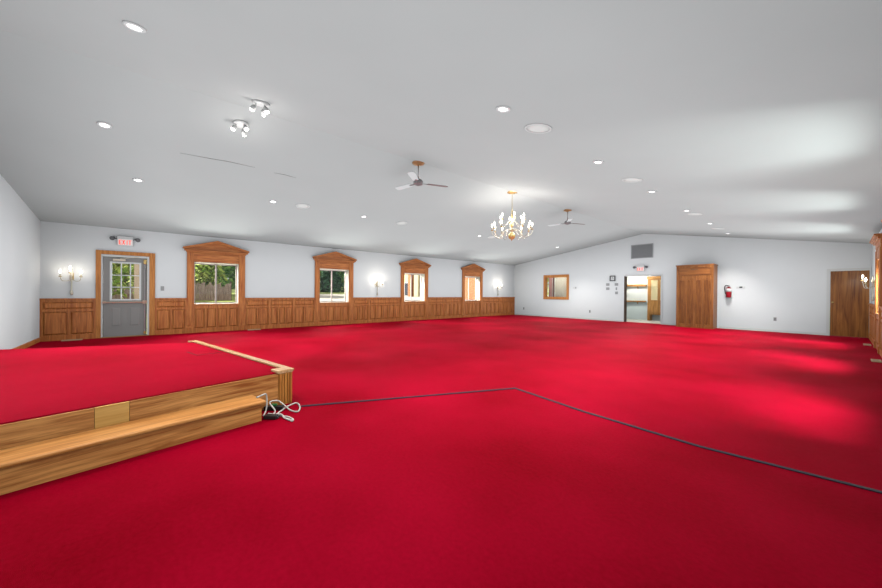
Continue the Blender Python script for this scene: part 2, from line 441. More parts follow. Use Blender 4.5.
# ---------------------------------------------------------------- grey exit door (door_1)
d = empty('door_1', (XL, -.57, 0), kind='structure')
mb = MB().box(0, .03, -.55, -.455, 0, 2.235).box(0, .03, .475, .595, 0, 2.235).box(0, .03, -.455, .475, 2.14, 2.235)
mb.build('casing', 'door_casing', d, bevel=.004)
mb = MB().box(-.20, .012, -.475, -.43, 0, 2.13).box(-.20, .012, .43, .475, 0, 2.13).box(-.20, .012, -.43, .43, 2.085, 2.13)
mb.build('jamb', 'white', d)
mb = MB(); X0, X1 = -.085, -.04
LY0, LY1, LZ0, LZ1 = -.30, .31, .95, 1.965
mb.box(X0, X1, -.425, LY0, .02, 2.08).box(X0, X1, LY1, .425, .02, 2.08).box(X0, X1, LY0, LY1, .02, LZ0).box(X0, X1, LY0, LY1, LZ1, 2.08)
slab = mb.build('slab', 'grey_door', d)
mb = MB(); t = .04
mb.box(X0-.01, X1+.015, LY0, LY0+t, LZ0, LZ1).box(X0-.01, X1+.015, LY1-t, LY1, LZ0, LZ1).box(X0-.01, X1+.015, LY0+t, LY1-t, LZ0, LZ0+t).box(X0-.01, X1+.015, LY0+t, LY1-t, LZ1-t, LZ1)
iw, ih = (LY1-LY0-2*t)/3, (LZ1-LZ0-2*t)/3
for k in (1, 2):
    mb.box(X0, X1+.005, LY0+t+k*iw-.011, LY0+t+k*iw+.011, LZ0+t, LZ1-t)
    mb.box(X0, X1+.005, LY0+t, LY1-t, LZ0+t+k*ih-.011, LZ0+t+k*ih+.011)
lite = mb.build('lite_frame', 'white', d)
MB().box(-.065, -.061, LY0+t, LY1-t, LZ0+t, LZ1-t).build('glass_pane', 'glass', lite)
for a, b in ((-.30, -.06), (.05, .31)):
    mb = MB(); z0, z1 = .25, .80
    mb.box(X1, X1+.006, a, a+.02, z0, z1).box(X1, X1+.006, b-.02, b, z0, z1).box(X1, X1+.006, a+.02, b-.02, z0, z0+.02).box(X1, X1+.006, a+.02, b-.02, z1-.02, z1)
    mb.frustum(X1, X1+.008, (a+.035, b-.035, z0+.035, z1-.035), (a+.06, b-.06, z0+.06, z1-.06))
    mb.build('moulded_panel', 'grey_door', d)
mb = MB().tube([(X1+.075, -.41, .905), (X1+.075, .40, .905)], .019, 10).box(X1, X1+.09, -.425, -.37, .88, .935).box(X1, X1+.1, .34, .42, .865, .955)
mb.build('panic_bar', 'aluminium', d)
mb = MB().tube([(X1+.03, .385, .95), (X1+.03, .385, 2.0)], .010, 8).tube([(X1+.03, .385, .10), (X1+.03, .385, .87)], .010, 8)
mb.build('latch_rod', 'steel', d)
mb = MB().box(X1, X1+.05, .355, .415, 1.93, 2.05).box(X1, X1+.05, .36, .41, .05, .12)
mb.build('latch_case', 'brass', d, bevel=.006)
mb = MB().box(X1, X1+.05, -.24, .0, 1.985, 2.035).tube([(X1+.06, -.10, 2.04), (X1+.16, .10, 2.075), (.0, .28, 2.10)], .008, 6)
mb.build('door_closer', 'cream', d)
MB().box(-.2, .05, -.47, .47, 0, .02).build('threshold', 'bronze', d)

# ---------------------------------------------------------------- flush wooden door (door_2) on the far wall
d = empty('door_2', (.18, YF, 0), rot=(0, 0, 0), kind='structure')
mb = MB().box(-.45, -.385, -.016, 0, 0, 2.05).box(.375, .405, -.016, 0, 0, 2.05).box(-.385, .375, -.016, 0, 1.985, 2.05)
mb.box(-.39, -.375, 0, .13, 0, 2.0).box(.375, .395, 0, .13, 0, 2.0).box(-.375, .375, 0, .13, 1.98, 2.0)
mb.build('casing', 'white', d)
MB().box(-.372, .372, .012, .055, .012, 1.976).build('slab', 'door_wood', d)
mb = MB(); R90 = Matrix.Rotation(PI/2, 4, 'X')
mb.lathe([(0, 0), (.032, 0), (.032, .006), (.012, .01), (.012, .035), (.026, .045), (.03, .06), (.022, .072), (0, .076)], 16, (-.33, .012, 1.02), R90)
mb.build('knob', 'brass', d, smooth=True)

# ---------------------------------------------------------------- opening, interior window and rooms beyond the far wall
mb = MB().box(OPX0, OPX0+.05, YF-.004, YF+.17, 0, OPZ)
struct(mb.build('trim_%d' % n, 'dark_gap')); n += 1
mb = MB().box(OPX1-.02, OPX1, YF, YF+.16, 0, OPZ).box(OPX0, OPX1, YF, YF+.16, OPZ-.015, OPZ).box(OPX1, OPX1+.05, YF-.014, YF, 0, OPZ+.05).box(OPX0-.0, OPX1, YF-.014, YF, OPZ, OPZ+.05)
struct(mb.build('trim_%d' % n, 'white')); n += 1
w = empty('window_8', ((IWX0+IWX1)/2, YF, 0), kind='structure')
hw = (IWX1-IWX0)/2; a = .115
mb = MB()
mb.box(-hw-a, -hw, -.025, 0, IWZ0-a, IWZ1+a).box(hw, hw+a, -.025, 0, IWZ0-a, IWZ1+a).box(-hw, hw, -.025, 0, IWZ1, IWZ1+a).box(-hw, hw, -.025, 0, IWZ0-a, IWZ0)
mb.build('window_frame', 'door_casing', w, bevel=.004)
mb = MB().box(-hw, -hw+.02, 0, .16, IWZ0, IWZ1).box(hw-.02, hw, 0, .16, IWZ0, IWZ1).box(-hw, hw, 0, .16, IWZ1-.02, IWZ1).box(-hw, hw, 0, .16, IWZ0, IWZ0+.02)
mb.build('reveal_lining', 'door_casing', w)
MB().box(-hw+.02, hw-.02, .09, .095, IWZ0+.02, IWZ1-.02).build('glass_pane', 'glass', w)

KY = 18.0
BW0, BW1 = -11.95, -11.22       # back room's own window
mb = MB()
wall_with_holes(mb, -13.6, -3.2, -.02, 2.62, [(BW0, BW1, .95, 2.2)], lambda a, b, c, d: mb.box(a, b, KY, KY+.15, c, d))
struct(mb.build('wall_kitchen_back', 'kitchen_wall'))
struct(MB().box(-13.75, -13.6, YF+.16, KY+.15, -.02, 2.62).build('wall_kitchen_left', 'kitchen_wall'))
struct(MB().box(-3.2, -3.05, YF+.16, KY+.15, -.02, 2.62).build('wall_kitchen_right', 'kitchen_wall'))
struct(MB().box(-8.05, -7.95, YF+.16, KY, 0, 2.5).build('wall_kitchen_partition', 'kitchen_wall'))
struct(MB().box(-13.6, -3.2, YF+.16, KY, -.12, -.001).build('floor_kitchen', 'tile'))
struct(MB().box(-13.75, -3.05, YF+.16, KY+.15, 2.5, 2.62).build('ceiling_kitchen', 'kitchen_wall'))
struct(MB().box(-7.95, -5.98, KY-.012, KY, 0, .84).build('trim_%d' % n, 'kitchen_teal')); n += 1
w = empty('window_9', ((BW0+BW1)/2, KY, 0), kind='structure')
hw = (BW1-BW0)/2
mb = MB().box(-hw, -hw+.05, 0, .12, .95, 2.2).box(hw-.05, hw, 0, .12, .95, 2.2).box(-hw, hw, 0, .12, .95, 1.0).box(-hw, hw, 0, .12, 2.15, 2.2)
mb.build('window_frame', 'white', w)
MB().box(-hw+.05, hw-.05, .06, .065, 1.0, 2.15).build('glass_pane', 'glass', w)

def shelf(z0, z1, depth, label):
    r = empty('wall_shelf', (-6.97, KY, z0), label=label, cat='shelf', group='oak shelves in the kitchen')
    MB().box(-.95, .98, -depth, -.001, 0, z1-z0).build('board', 'kitchen_oak_h', r)
    for x in (-.6, .6):
        MB().prism([(-.001, -.002), (-depth*.8, -.002), (-.001, -.12)], x-.012, x+.012, 'x').build('bracket', 'kitchen_oak', r)
shelf(1.60, 1.70, .12, 'upper oak shelf on pale kitchen wall beyond the doorless opening')
shelf(.85, .91, .12, 'lower oak shelf above pale green kitchen wall beyond the opening')
r = empty('coat_hook', (-6.98, KY, 1.46), label='small dark metal hook under the upper kitchen shelf', cat='hook')
MB().tube(smooth_path([(0, -.0, .05), (0, -.03, .03), (.0, -.07, .0), (.02, -.10, .03), (.05, -.11, .06)]), .008, 6).build('hook_arm', 'black', r, smooth=True)
MB().box(-.02, .02, -.008, -.0005, -.02, .09).build('back_plate', 'black', r)

# oak cupboard with pleated cream panels, seen through the opening
r = empty('oak_cupboard', (-5.37, KY-.02, 0), label='oak cupboard with cream upper panels seen through the far opening', cat='cupboard')
mb = MB().box(-.47, -.37, -.32, 0, .0, 2.06).box(.37, .47, -.32, 0, .28, 2.06).box(-.37, .37, -.32, 0, .28, .36).box(-.37, .37, -.02, 0, .36, 1.96)
mb.build('carcass', 'kitchen_oak', r)
MB().box(-.50, .50, -.35, 0, 1.94, 2.06).build('cornice', 'kitchen_oak_h', r, bevel=.01)
for x0, x1 in ((-.365, -.005), (.005, .365)):
    mb = MB(); t = .045
    mb.box(x0, x0+t, -.345, -.32, .36, 1.93).box(x1-t, x1, -.345, -.32, .36, 1.93).box(x0+t, x1-t, -.345, -.32, .36, .36+t).box(x0+t, x1-t, -.345, -.32, 1.93-t, 1.93).box(x0+t, x1-t, -.345, -.32, .90, .96)
    mb.box(x0+t, x1-t, -.335, -.325, .36+t, .90)
    dd = mb.build('cupboard_door', 'kitchen_oak', r)
    mb = MB(); k = 9; ww = (x1-x0-2*t)/k
    for i in range(k): mb.box(x0+t+i*ww, x0+t+(i+1)*ww, -.336+(.006 if i % 2 else 0), -.324, .96, 1.93-t)
    mb.build('pleated_panel', 'pleat', dd)

def drape(name, x0, x1, mat, label):
    mb = MB(); k = max(4, int((x1-x0)/.03)); pts = []
    for i in range(k*4+1):
        x = x0 + (x1-x0)*i/(k*4); pts.append((x, KY-.10+.022*math.sin(i*PI/2)))
    q = pts + [(x, y+.006) for x, y in pts[::-1]]
    mb.prism(q, .75, 2.28, 'z')
    return tag(mb.build(name, mat), label, 'curtain', 'curtains in the back room')
drape('curtain', -11.20, -10.98, 'pink_cloth', 'narrow pink curtain seen through the oak framed interior window')
drape('curtain', -10.95, -10.84, 'mauve_cloth', 'thin dark mauve curtain beside the pink one behind interior window')
r = empty('folding_screen', (-10.3, KY-.05, 0), label='pale beige two leaf folding partition behind the interior window', cat='partition')
for x0, x1 in ((-.48, -.012), (.0, .55)):
    MB().box(x0, x1, -.03, 0, 0, 2.3).build('screen_leaf', 'beige', r, bevel=.01)
r = empty('kitchen_ceiling_light', (-6.4, 17.1, 2.5), label='round white ceiling light of the kitchen behind the far opening', cat='ceiling light')
MB().lathe([(0, -.07), (.10, -.06), (.15, -.03), (.16, -.001), (0, -.001)], 24).build('diffuser', 'lens', r, smooth=True)
light('kitchen_lamp', 'POINT', (0, 0, -.25), 70, (1, .98, .92), r, shadow_soft_size=.12)
r = empty('back_room_ceiling_light', (-10.4, 17.0, 2.5), label='round white ceiling light of the room behind the interior window', cat='ceiling light')
MB().lathe([(0, -.07), (.10, -.06), (.15, -.03), (.16, -.001), (0, -.001)], 24).build('diffuser', 'lens', r, smooth=True)
light('back_room_lamp', 'POINT', (0, 0, -.25), 40, (1, .93, .82), r, shadow_soft_size=.12)

# ---------------------------------------------------------------- stage
SO = Vector((-3.898, 1.166, 0))
SA = math.atan2(-.978, .208)
st = empty('stage', SO, (0, 0, SA), label='low carpeted stage platform with oak front step beside the grey exit door', cat='stage')
def stage_local(x, y):
    d = Vector((x, y, 0)) - SO; c, s = math.cos(SA), math.sin(SA)
    return (d.x*c + d.y*s, -d.x*s + d.y*c)
Cc = stage_local(-7.93, YN+.004); Dd = stage_local(-3.19, YN+.004)
# front corner on the end wall: where local y = -.02 meets it
k = ((YN+.004) - (SO.y + math.cos(SA)*(-.02))) / math.sin(SA)
poly = [(.0, -.022), (k, -.022), Cc, (.02, -3.20), (-.055, -3.20)]
MB().prism(poly, 0.0, .355, 'z').build('deck', 'carpet', st)
# upper riser: board, pale inset board, board
for x0, x1, m in ((.155, 1.336, 'stage_oak'), (1.338, 1.532, 'stage_oak_pale'), (1.534, k-.01, 'stage_oak')):
    MB().box(x0, x1, -.021, -.003, .0, .345).build('riser_board', m, st, bevel=.002)
# step
kk = k - .08
MB().box(.455, kk, .268, .286, 0, .165).build('step_riser', 'stage_oak', st, bevel=.002)
MB().box(.455, .473, -.002, .268, 0, .165).build('step_end', 'stage_oak', st)
MB().box(.425, kk, -.002, .318, .165, .19).build('step_tread', 'stage_tread_oak', st, bevel=.008)
# fluted corner post with cap
mb = MB().box(.0, .153, -.125, -.002, 0, .34)
for i in range(5): mb.box(.008+i*.029, .008+i*.029+.018, -.002, .008, .02, .335)
for i in range(4): mb.box(-.008, 0, -.118+i*.029, -.118+i*.029+.018, .02, .335)
mb.build('corner_post', 'stage_oak_v', st, bevel=.002)
mb = MB().box(-.014, .172, -.13, .014, .357, .378)
mb.box(-.006, .162, -.12, .009, .343, .357)
mb.build('post_cap', 'nosing_oak', st, bevel=.003)
mb = MB().prism([(-.016, -.131), (-.076, -3.26), (.052, -3.26), (.052, -3.20), (-.005, -3.20), (.052, -.131)], .357, .378, 'z')
mb.build('edge_nosing', 'nosing_oak', st, bevel=.004)
MB().prism([(-.001, -.126), (-.012, -.126), (-.072, -3.20), (-.056, -3.20)], 0, .356, 'z').build('side_board', 'stage_oak_v', st)
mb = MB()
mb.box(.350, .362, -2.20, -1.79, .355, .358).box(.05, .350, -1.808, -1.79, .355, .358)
mb.build('carpet_seam', plain('seam_shadow_red', (.06, .001, .004, 1), .9), st)  # thin dark red strips along the carpet seam

# ---------------------------------------------------------------- navy strip on the carpet
pts = [(-3.70, 1.20), (-2.692, 3.544), (-1.7, 3.40), (-.718, 3.352), (.179, 3.457), (.545, 3.50)]
mb = MB(); hwid = .017; L_, R_ = [], []
for i, p in enumerate(pts):
    a = Vector(pts[max(i-1, 0)]); b = Vector(pts[min(i+1, len(pts)-1)])
    q = Vector(p)
    if 0 < i < len(pts)-1:
        n1 = (q-a).normalized(); n2 = (b-q).normalized(); t = (n1+n2).normalized(); sc = 1/max(.35, t.dot(n1))
    else: t = (b-a).normalized(); sc = 1
    nn = Vector((-t.y, t.x))*hwid*sc
    L_.append((q+nn)[:]); R_.append((q-nn)[:])
for i in range(len(pts)-1):
    mb.prism([R_[i], R_[i+1], L_[i+1], L_[i]], .0003, .007, 'z')
bmesh.ops.remove_doubles(mb.bm, verts=mb.bm.verts[:], dist=1e-5)
tag(mb.build('cable_cover', 'tape'), 'long navy cable strip laid across the open red carpet', 'cable cover')

# ---------------------------------------------------------------- cords at the stage corner
z = .008
P1 = [(-3.60, .935, z), (-3.64, .965, z), (-3.68, 1.0, z), (-3.717, 1.04, .012), (-3.80, 1.12, z), (-3.83, 1.185, z), (-3.773, 1.195, z), (-3.645, 1.171, z),
      (-3.544, 1.114, z), (-3.626, 1.072, z), (-3.717, 1.05, .028), (-3.80, 1.0, .075), (-3.80, .93, .085), (-3.74, .905, .08), (-3.655, .93, .03), (-3.62, .91, z)]
mb = MB().tube(smooth_path(P1), .0075, 8)
tag(mb.build('extension_cord', 'cord', smooth=True), 'looped white cord lying by the fluted stage corner post', 'cord')
mb = MB().tube(smooth_path([(-3.60, .87, z), (-3.549, .938, z), (-3.494, .97, z), (-3.439, 1.002, z), (-3.359, 1.013, z), (-3.317, .997, z), (-3.37, .982, z), (-3.448, .963, z), (-3.52, .955, z+.012), (-3.56, .91, z+.012), (-3.62, .86, z+.016)]), .008, 8)
tag(mb.build('knotted_cord', 'cord', smooth=True), 'white cord with knotted end lying on carpet by the step', 'cord')
mb = MB().tube(smooth_path([(-3.63, .76, .19+z), (-3.70, .845, .19+z), (-3.735, .870, .17), (-3.71, .868, .08), (-3.69, .85, .02), (-3.64, .82, z)]), .0075, 8)
tag(mb.build('hanging_cord', 'cord', smooth=True), 'white cord dropping over the end of the oak step', 'cord')
r = empty('power_strip', (-3.76, .955, 0), (0, 0, .95), label='black power strip with green plug tucked between step and post', cat='power strip')
MB().box(-.10, .085, -.03, .03, .0005, .045).build('housing', 'black', r, bevel=.006)
MB().box(-.03, .02, -.02, .02, .0455, .064).build('plug', 'green', r, bevel=.005)
r = empty('adapter_block', (-3.525, .862, 0), (0, 0, .8), label='black adapter block on the carpet at the step end', cat='power adapter')
MB().box(-.06, .06, -.03, .03, .0005, .038).build('casing', 'black', r, bevel=.006)
MB().box(.06, .075, -.012, .012, .012, .026).build('cable_boot', 'dark_grey', r)

# ---------------------------------------------------------------- ceiling fittings
def slope_rot(x): return (0, -math.atan(SL), 0) if x < XD else (0, math.atan(SR), 0)
CANS = [(-4.07, -.14, 'recessed ceiling light nearest the camera, over the carpet beside the stage'),
        (-6.85, -.55, 'recessed ceiling light over the stage, left of the two spotlight clusters'),
        (-8.69, -.24, 'recessed ceiling light nearest the grey exit door'),
        (-8.64, 2.13, 'recessed ceiling light just before the left hand round ceiling speaker'),
        (-8.63, 4.47, 'recessed ceiling light between the two left hand ceiling speakers'),
        (-8.63, 9.17, 'recessed ceiling light left of the chandelier on the window side'),
        (-8.44, 14.16, 'farthest recessed ceiling light on the window side, beyond the chandelier'),
        (-2.44, 2.957, 'recessed ceiling light nearest the camera in the right hand row'),
        (-2.45, 5.26, 'second recessed ceiling light of the right hand row, above and right of chandelier'),
        (-2.44, 7.56, 'third recessed ceiling light of the right hand row'),
        (-2.43, 9.88, 'fourth recessed ceiling light of the right hand row'),
        (-2.43, 12.16, 'fifth recessed ceiling light of the right hand row'),
        (-2.43, 14.57, 'farthest recessed ceiling light of the right hand row, near the gable wall')]
E_CAN = 125
proto = empty('recessed_light')
MB().lathe([(.050, -.002), (.053, -.012), (.068, -.014), (.080, -.006), (.081, 0), (.050, 0)], 28).build('trim_ring', 'white', proto, smooth=True)
MB().lathe([(0, -.009), (.03, -.008), (.050, -.003), (.050, -.001), (0, -.001)], 28).build('lens', 'lens', proto, smooth=True)
for i, (x, y, lab) in enumerate(CANS):
    c = proto if i == 0 else copy_tree(proto)
    c.location = (x, y, ceil_z(x)); c.rotation_euler = slope_rot(x)
    tag(c, lab, 'ceiling light', 'recessed ceiling lights')
    light('recessed_lamp', 'SPOT', (0, 0, -.04), E_CAN, (1, .965, .92), c, spot_size=1.9, spot_blend=1.0, shadow_soft_size=.07)

SPK = [(-8.61, 2.80, 'round white ceiling speaker on the window side, nearest the stage'),
       (-8.64, 5.75, 'bright round ceiling speaker on the window side, left of the chandelier'),
       (-8.54, 9.76, 'round ceiling speaker just left of the chandelier arms'),
       (-2.445, 3.634, 'largest looking round ceiling speaker, right of the nearest right row light'),
       (-2.43, 6.53, 'greyish round ceiling speaker second in the right hand row'),
       (-2.40, 10.42, 'thin looking ceiling speaker third in the right hand row'),
       (-2.455, 13.28, 'farthest ceiling speaker of the right hand row')]
proto = empty('ceiling_speaker')
MB().lathe([(.142, -.006), (.150, -.012), (.163, -.008), (.166, 0), (.142, 0)], 32).build('rim', 'white', proto, smooth=True)
MB().lathe([(0, -.009), (.08, -.008), (.142, -.005), (.142, -.001), (0, -.001)], 32).build('grille', 'grille', proto, smooth=True)
for i, (x, y, lab) in enumerate(SPK):
    c = proto if i == 0 else copy_tree(proto)
    c.location = (x, y, ceil_z(x)); c.rotation_euler = slope_rot(x)
    tag(c, lab, 'speaker', 'round ceiling speakers')

proto = empty('spotlight_cluster')
MB().lathe([(0, -.03), (.07, -.03), (.10, -.02), (.105, 0), (0, 0)], 28).build('ceiling_plate', 'white', proto, smooth=True)
for k in range(3):
    a = 2*PI*k/3 + .5; x, y = .075*math.cos(a), .075*math.sin(a)
    dv = Vector((math.cos(a)*.55, math.sin(a)*.55, -1)).normalized()
    p = Vector((x, y, -.06)); q = dv.to_track_quat('Z', 'Y').to_matrix().to_4x4()
    h = MB().tube([(x*.8, y*.8, -.025), (x, y, -.07)], .007, 8)
    h.lathe([(0, 0), (.022, 0), (.030, .02), (.033, .07), (.029, .07), (.026, .055), (0, .05)], 16, p, q)
    hd = h.build('lamp_head', 'white', proto, smooth=True)
    MB().lathe([(.0, .052), (.026, .057), (.024, .072), (.012, .082), (0, .085)], 16, p, q).build('bulb', 'bulb_cool', hd, smooth=True)
for i, (x, y, lab) in enumerate([(-5.0, 1.08, 'three lamp ceiling spotlight cluster just right of the ridge, the upper of two'),
                                 (-5.846, .99, 'three lamp ceiling spotlight cluster just left of the ridge, the lower of two')]):
    c = proto if i == 0 else copy_tree(proto)
    c.location = (x, y, ceil_z(x)); c.rotation_euler = slope_rot(x)
    tag(c, lab, 'spotlight', 'stage spotlights')
    light('spot_lamp', 'POINT', (0, 0, -.28), 1.3, (1, .97, .92), c, shadow_soft_size=.06)

# ceiling fans
def make_fan(angles, mats):
    r = empty('ceiling_fan')
    MB().lathe([(0, -.055), (.03, -.055), (.06, -.04), (.115, -.022), (.125, -.008), (.125, .012), (0, .012)], 28).build('canopy', 'bronze', r, smooth=True)
    MB().tube([(0, 0, -.05), (0, 0, -.33)], .012, 10).build('downrod', 'steel', r, smooth=True)
    MB().lathe([(0, -.45), (.035, -.45), (.05, -.435), (.085, -.43), (.095, -.41), (.095, -.37), (.08, -.345), (.03, -.335), (.02, -.30), (0, -.30)], 28).build('motor', 'fan_grey', r, smooth=True)
    for a, m in zip(angles, mats):
        R = Matrix.Rotation(a, 4, 'Z') @ Matrix.Rotation(.16, 4, 'X')
        b = MB()
        b.prism([(.19, -.055), (.50, -.066), (.60, -.060), (.625, -.03), (.625, .03), (.60, .060), (.50, .066), (.19, .055)], -.005, .005, 'z')
        ir = MB().box(.08, .23, -.018, .018, -.008, -.001)
        for q in (b, ir):
            bmesh.ops.transform(q.bm, matrix=Matrix.Translation((0, 0, -.40)) @ R, verts=q.bm.verts[:])
        bl = b.build('blade', m, r)
        ir.build('blade_iron', 'fan_grey', bl)
    return r
def vec_ang(dx, dy): return math.atan2(dy, dx)
f1 = make_fan([vec_ang(.22, .62), vec_ang(.22, .62)+2*PI/3, vec_ang(.22, .62)+4*PI/3], ['blade_mauve', 'blade_white', 'blade_white'])
f1.location = (XD-.02, 3.99, ZD-.006)
tag(f1, 'ceiling fan with three blades and brown canopy, nearer of the two fans', 'ceiling fan', 'ceiling fans')
f2 = make_fan([vec_ang(.27, .65), vec_ang(.27, .65)+2*PI/3, vec_ang(.27, .65)+4*PI/3], ['blade_mauve', 'blade_white', 'blade_white'])
f2.location = (XD-.02, 9.68, ZD-.006)
tag(f2, 'small looking ceiling fan beyond the chandelier near the far gable', 'ceiling fan', 'ceiling fans')

# chandelier
ch = empty('chandelier', (XD-.02, 6.96, ZD), label='brass two tier candle chandelier hanging from the ridge', cat='chandelier')
MB().lathe([(0, -.04), (.03, -.04), (.07, -.025), (.145, -.012), (.15, .01), (0, .01)], 32).build('canopy', 'brass', ch, smooth=True)
mb = MB(); zc = -.04; k = 0
while zc > -.44:
    Rk = Matrix.Rotation(PI/2*(k % 2), 4, 'Z'); ring = []
    for i in range(9):
        a = 2*PI*i/8; ring.append(Rk @ Vector((.010*math.cos(a), 0, zc-.02+.02*math.sin(a))))
    mb.tube(ring, .003, 5, cap=False); zc -= .031; k += 1
mb.build('chain', 'brass', ch, smooth=True)
prof = [(0, -1.245), (.008, -1.24), (.012, -1.215), (.02, -1.205), (.065, -1.185), (.088, -1.145), (.092, -1.115), (.075, -1.06), (.03, -1.025), (.02, -1.0), (.055, -.985), (.06, -.965), (.022, -.945), (.018, -.90), (.034, -.87),
        (.045, -.84), (.03, -.81), (.016, -.79), (.05, -.775), (.055, -.755), (.02, -.735), (.014, -.65), (.024, -.62), (.016, -.58), (.012, -.50), (.016, -.47), (0, -.455)]
MB().lathe(prof, 28).build('column', 'brass', ch, smooth=True)
def arm(ang, r0, z0, rad, zt, sag, rr=.0075):
    ca, sa = math.cos(ang), math.sin(ang)
    P = [(r0, z0), (r0+.06*rad/.5, z0+.035), (rad*.42, z0-.02), (rad*.62, z0-sag), (rad*.85, z0-sag*.75), (rad*.985, zt-.08), (rad, zt)]
    a = MB().tube([(p.x*ca, p.x*sa, p.z) for p in smooth_path([(q[0], 0, q[1]) for q in P], 5)], rr, 8)
    o = a.build('arm', 'pale_brass', ch, smooth=True)
    c = (rad*ca, rad*sa, zt)
    MB().lathe([(0, 0), (.012, 0), (.034, .012), (.036, .018), (.012, .012), (.015, .03), (.012, .034), (0, .034)], 14, c).build('drip_pan', 'brass', o, smooth=True)
    MB().lathe([(0, .03), (.0105, .03), (.0105, .10), (0, .10)], 10, c).build('candle', 'pale_brass', o, smooth=True)
    MB().lathe([(0, .10), (.012, .105), (.020, .125), (.018, .145), (.008, .17), (0, .182)], 12, c).build('bulb', 'bulb', o, smooth=True)
for k in range(12): arm(2*PI*k/12+.15, .05, -.985, .50, -.97, .17)
for k in range(6): arm(2*PI*k/6+.32, .045, -.775, .31, -.74, .09, .0065)
for k in range(6):
    a = 2*PI*k/6 + .2
    light('candle_lamp', 'POINT', (.40*math.cos(a), .40*math.sin(a), -.72), 3.6, (1, .96, .90), ch, shadow_soft_size=.05)

# ---------------------------------------------------------------- wall sconces
def make_sconce():
    r = empty('wall_sconce')
    MB().lathe([(0, 0), (.018, 0), (.03, .04), (.024, .10), (.013, .13), (.013, .46), (.022, .49), (.030, .53), (.02, .58), (.010, .62), (.016, .65), (0, .68)], 14).build('stem', 'pale_brass', r, smooth=True)
    r.children[0].location = (.035, 0, .03)
    MB().box(.0, .012, -.035, .035, .40, .58).build('back_plate', 'brass', r, bevel=.005)
    for (dy, zt, dx) in ((-.17, .47, .12), (.17, .47, .12), (0, .56, .17)):
        P = [(.035, 0, .44), (.035+dx*.3, dy*.35, .38), (.035+dx*.8, dy*.85, .385), (.035+dx, dy, zt)]
        a = MB().tube(smooth_path(P, 6), .007, 8).build('arm', 'pale_brass', r, smooth=True)
        c = (.035+dx, dy, zt)
        MB().lathe([(0, 0), (.014, 0), (.036, .012), (.036, .018), (.012, .014), (0, .02)], 14, c).build('drip_pan', 'brass', a, smooth=True)
        MB().lathe([(0, .015), (.011, .015), (.011, .09), (0, .09)], 10, c).build('candle', 'pale_brass', a, smooth=True)
        MB().lathe([(0, .09), (.013, .095), (.021, .118), (.018, .14), (.008, .165), (0, .178)], 12, c).build('bulb', 'bulb', a, smooth=True)
    return r
proto = make_sconce()
SC = [((XL, -1.53, 1.06), 0, 'brass three candle wall sconce between the end wall and grey door', 1.6),
      ((XL, 6.905, 1.06), 0, 'brass three candle wall sconce between second and third windows', 5),
      ((XL, 14.385, 1.06), 0, 'brass three candle wall sconce between last window and far corner', 5),
      ((XR, 14.385, 1.06), PI, 'brass candle wall sconce right beside the flush wooden door', 3),
      ((XR, 6.905, 1.06), PI, 'brass candle wall sconce cut by the right picture edge', 3)]
for i, (loc, rz, lab, e) in enumerate(SC):
    c = proto if i == 0 else copy_tree(proto)
    c.location = loc; c.rotation_euler = (0, 0, rz)
    tag(c, lab, 'wall sconce', 'candle wall sconces')
    light('sconce_lamp', 'POINT', (.26, 0, .64), e, (1, .93, .80), c, shadow_soft_size=.05)

# ---------------------------------------------------------------- exit signs
def letter_boxes(mb, ch_, x, z, w, h, y0, y1, t):
    B = lambda a, b, c, d_: mb.box(x+a, x+b, y0, y1, z+c, z+d_)
    if ch_ == 'E':
        B(0, t, 0, h); B(t, w, 0, t); B(t, w*.85, h/2-t/2, h/2+t/2); B(t, w, h-t, h)
    elif ch_ == 'X':
        for s in (0, 1):
            p = [(x+(0 if not s else w-t), z), (x+(t if not s else w), z), (x+(w if not s else t), z+h), (x+(w-t if not s else 0), z+h)]
            mb.prism(p, y0, y1, 'y')
    elif ch_ == 'I': B(w/2-t/2, w/2+t/2, 0, h)
    elif ch_ == 'T': B(w/2-t/2, w/2+t/2, 0, h-t); B(0, w, h-t, h)
def make_exit():
    """faces -y, back at y=0"""
    r = empty('exit_sign')
    MB().box(-.155, .155, -.05, 0, 0, .25).build('housing', 'white', r, bevel=.006)
    MB().box(-.14, .14, -.053, -.05, .015, .17).build('face', 'exit_glow', r)
    mb = MB()
    for ch_, x in zip('EXIT', (-.122, -.058, .008, .062)): letter_boxes(mb, ch_, x, .03, .054, .115, -.057, -.053, .015)
    mb.build('lettering', 'exit_red', r)
    for s in (-1, 1):
        mb = MB().tube([(s*.155, -.025, .17), (s*.20, -.035, .18)], .012, 8)
        dv = Vector((s*.45, -.8, -.35)).normalized(); q = dv.to_track_quat('Z', 'Y').to_matrix().to_4x4()
        mb.lathe([(0, -.02), (.03, -.02), (.045, .02), (.052, .05), (.052, .056), (0, .05)], 16, (s*.225, -.045, .185), q)
        h = mb.build('emergency_lamp', 'dark_grey', r, smooth=True)
        MB().lathe([(0, .058), (.045, .056), (.045, .052), (0, .051)], 16, (s*.225, -.045, .185), q).build('lamp_lens', 'vent_dark', h)
    return r
e1 = make_exit(); e1.location = (XL, -.575, 2.385); e1.rotation_euler = (0, 0, PI/2)
tag(e1, 'lit exit sign with two emergency lamps above the grey door', 'exit sign', 'exit signs')
e2 = copy_tree(e1); e2.location = (-5.51, YF, 2.21); e2.rotation_euler = (0, 0, 0)
tag(e2, 'lit exit sign with two emergency lamps below the wall vent', 'exit sign', 'exit signs')

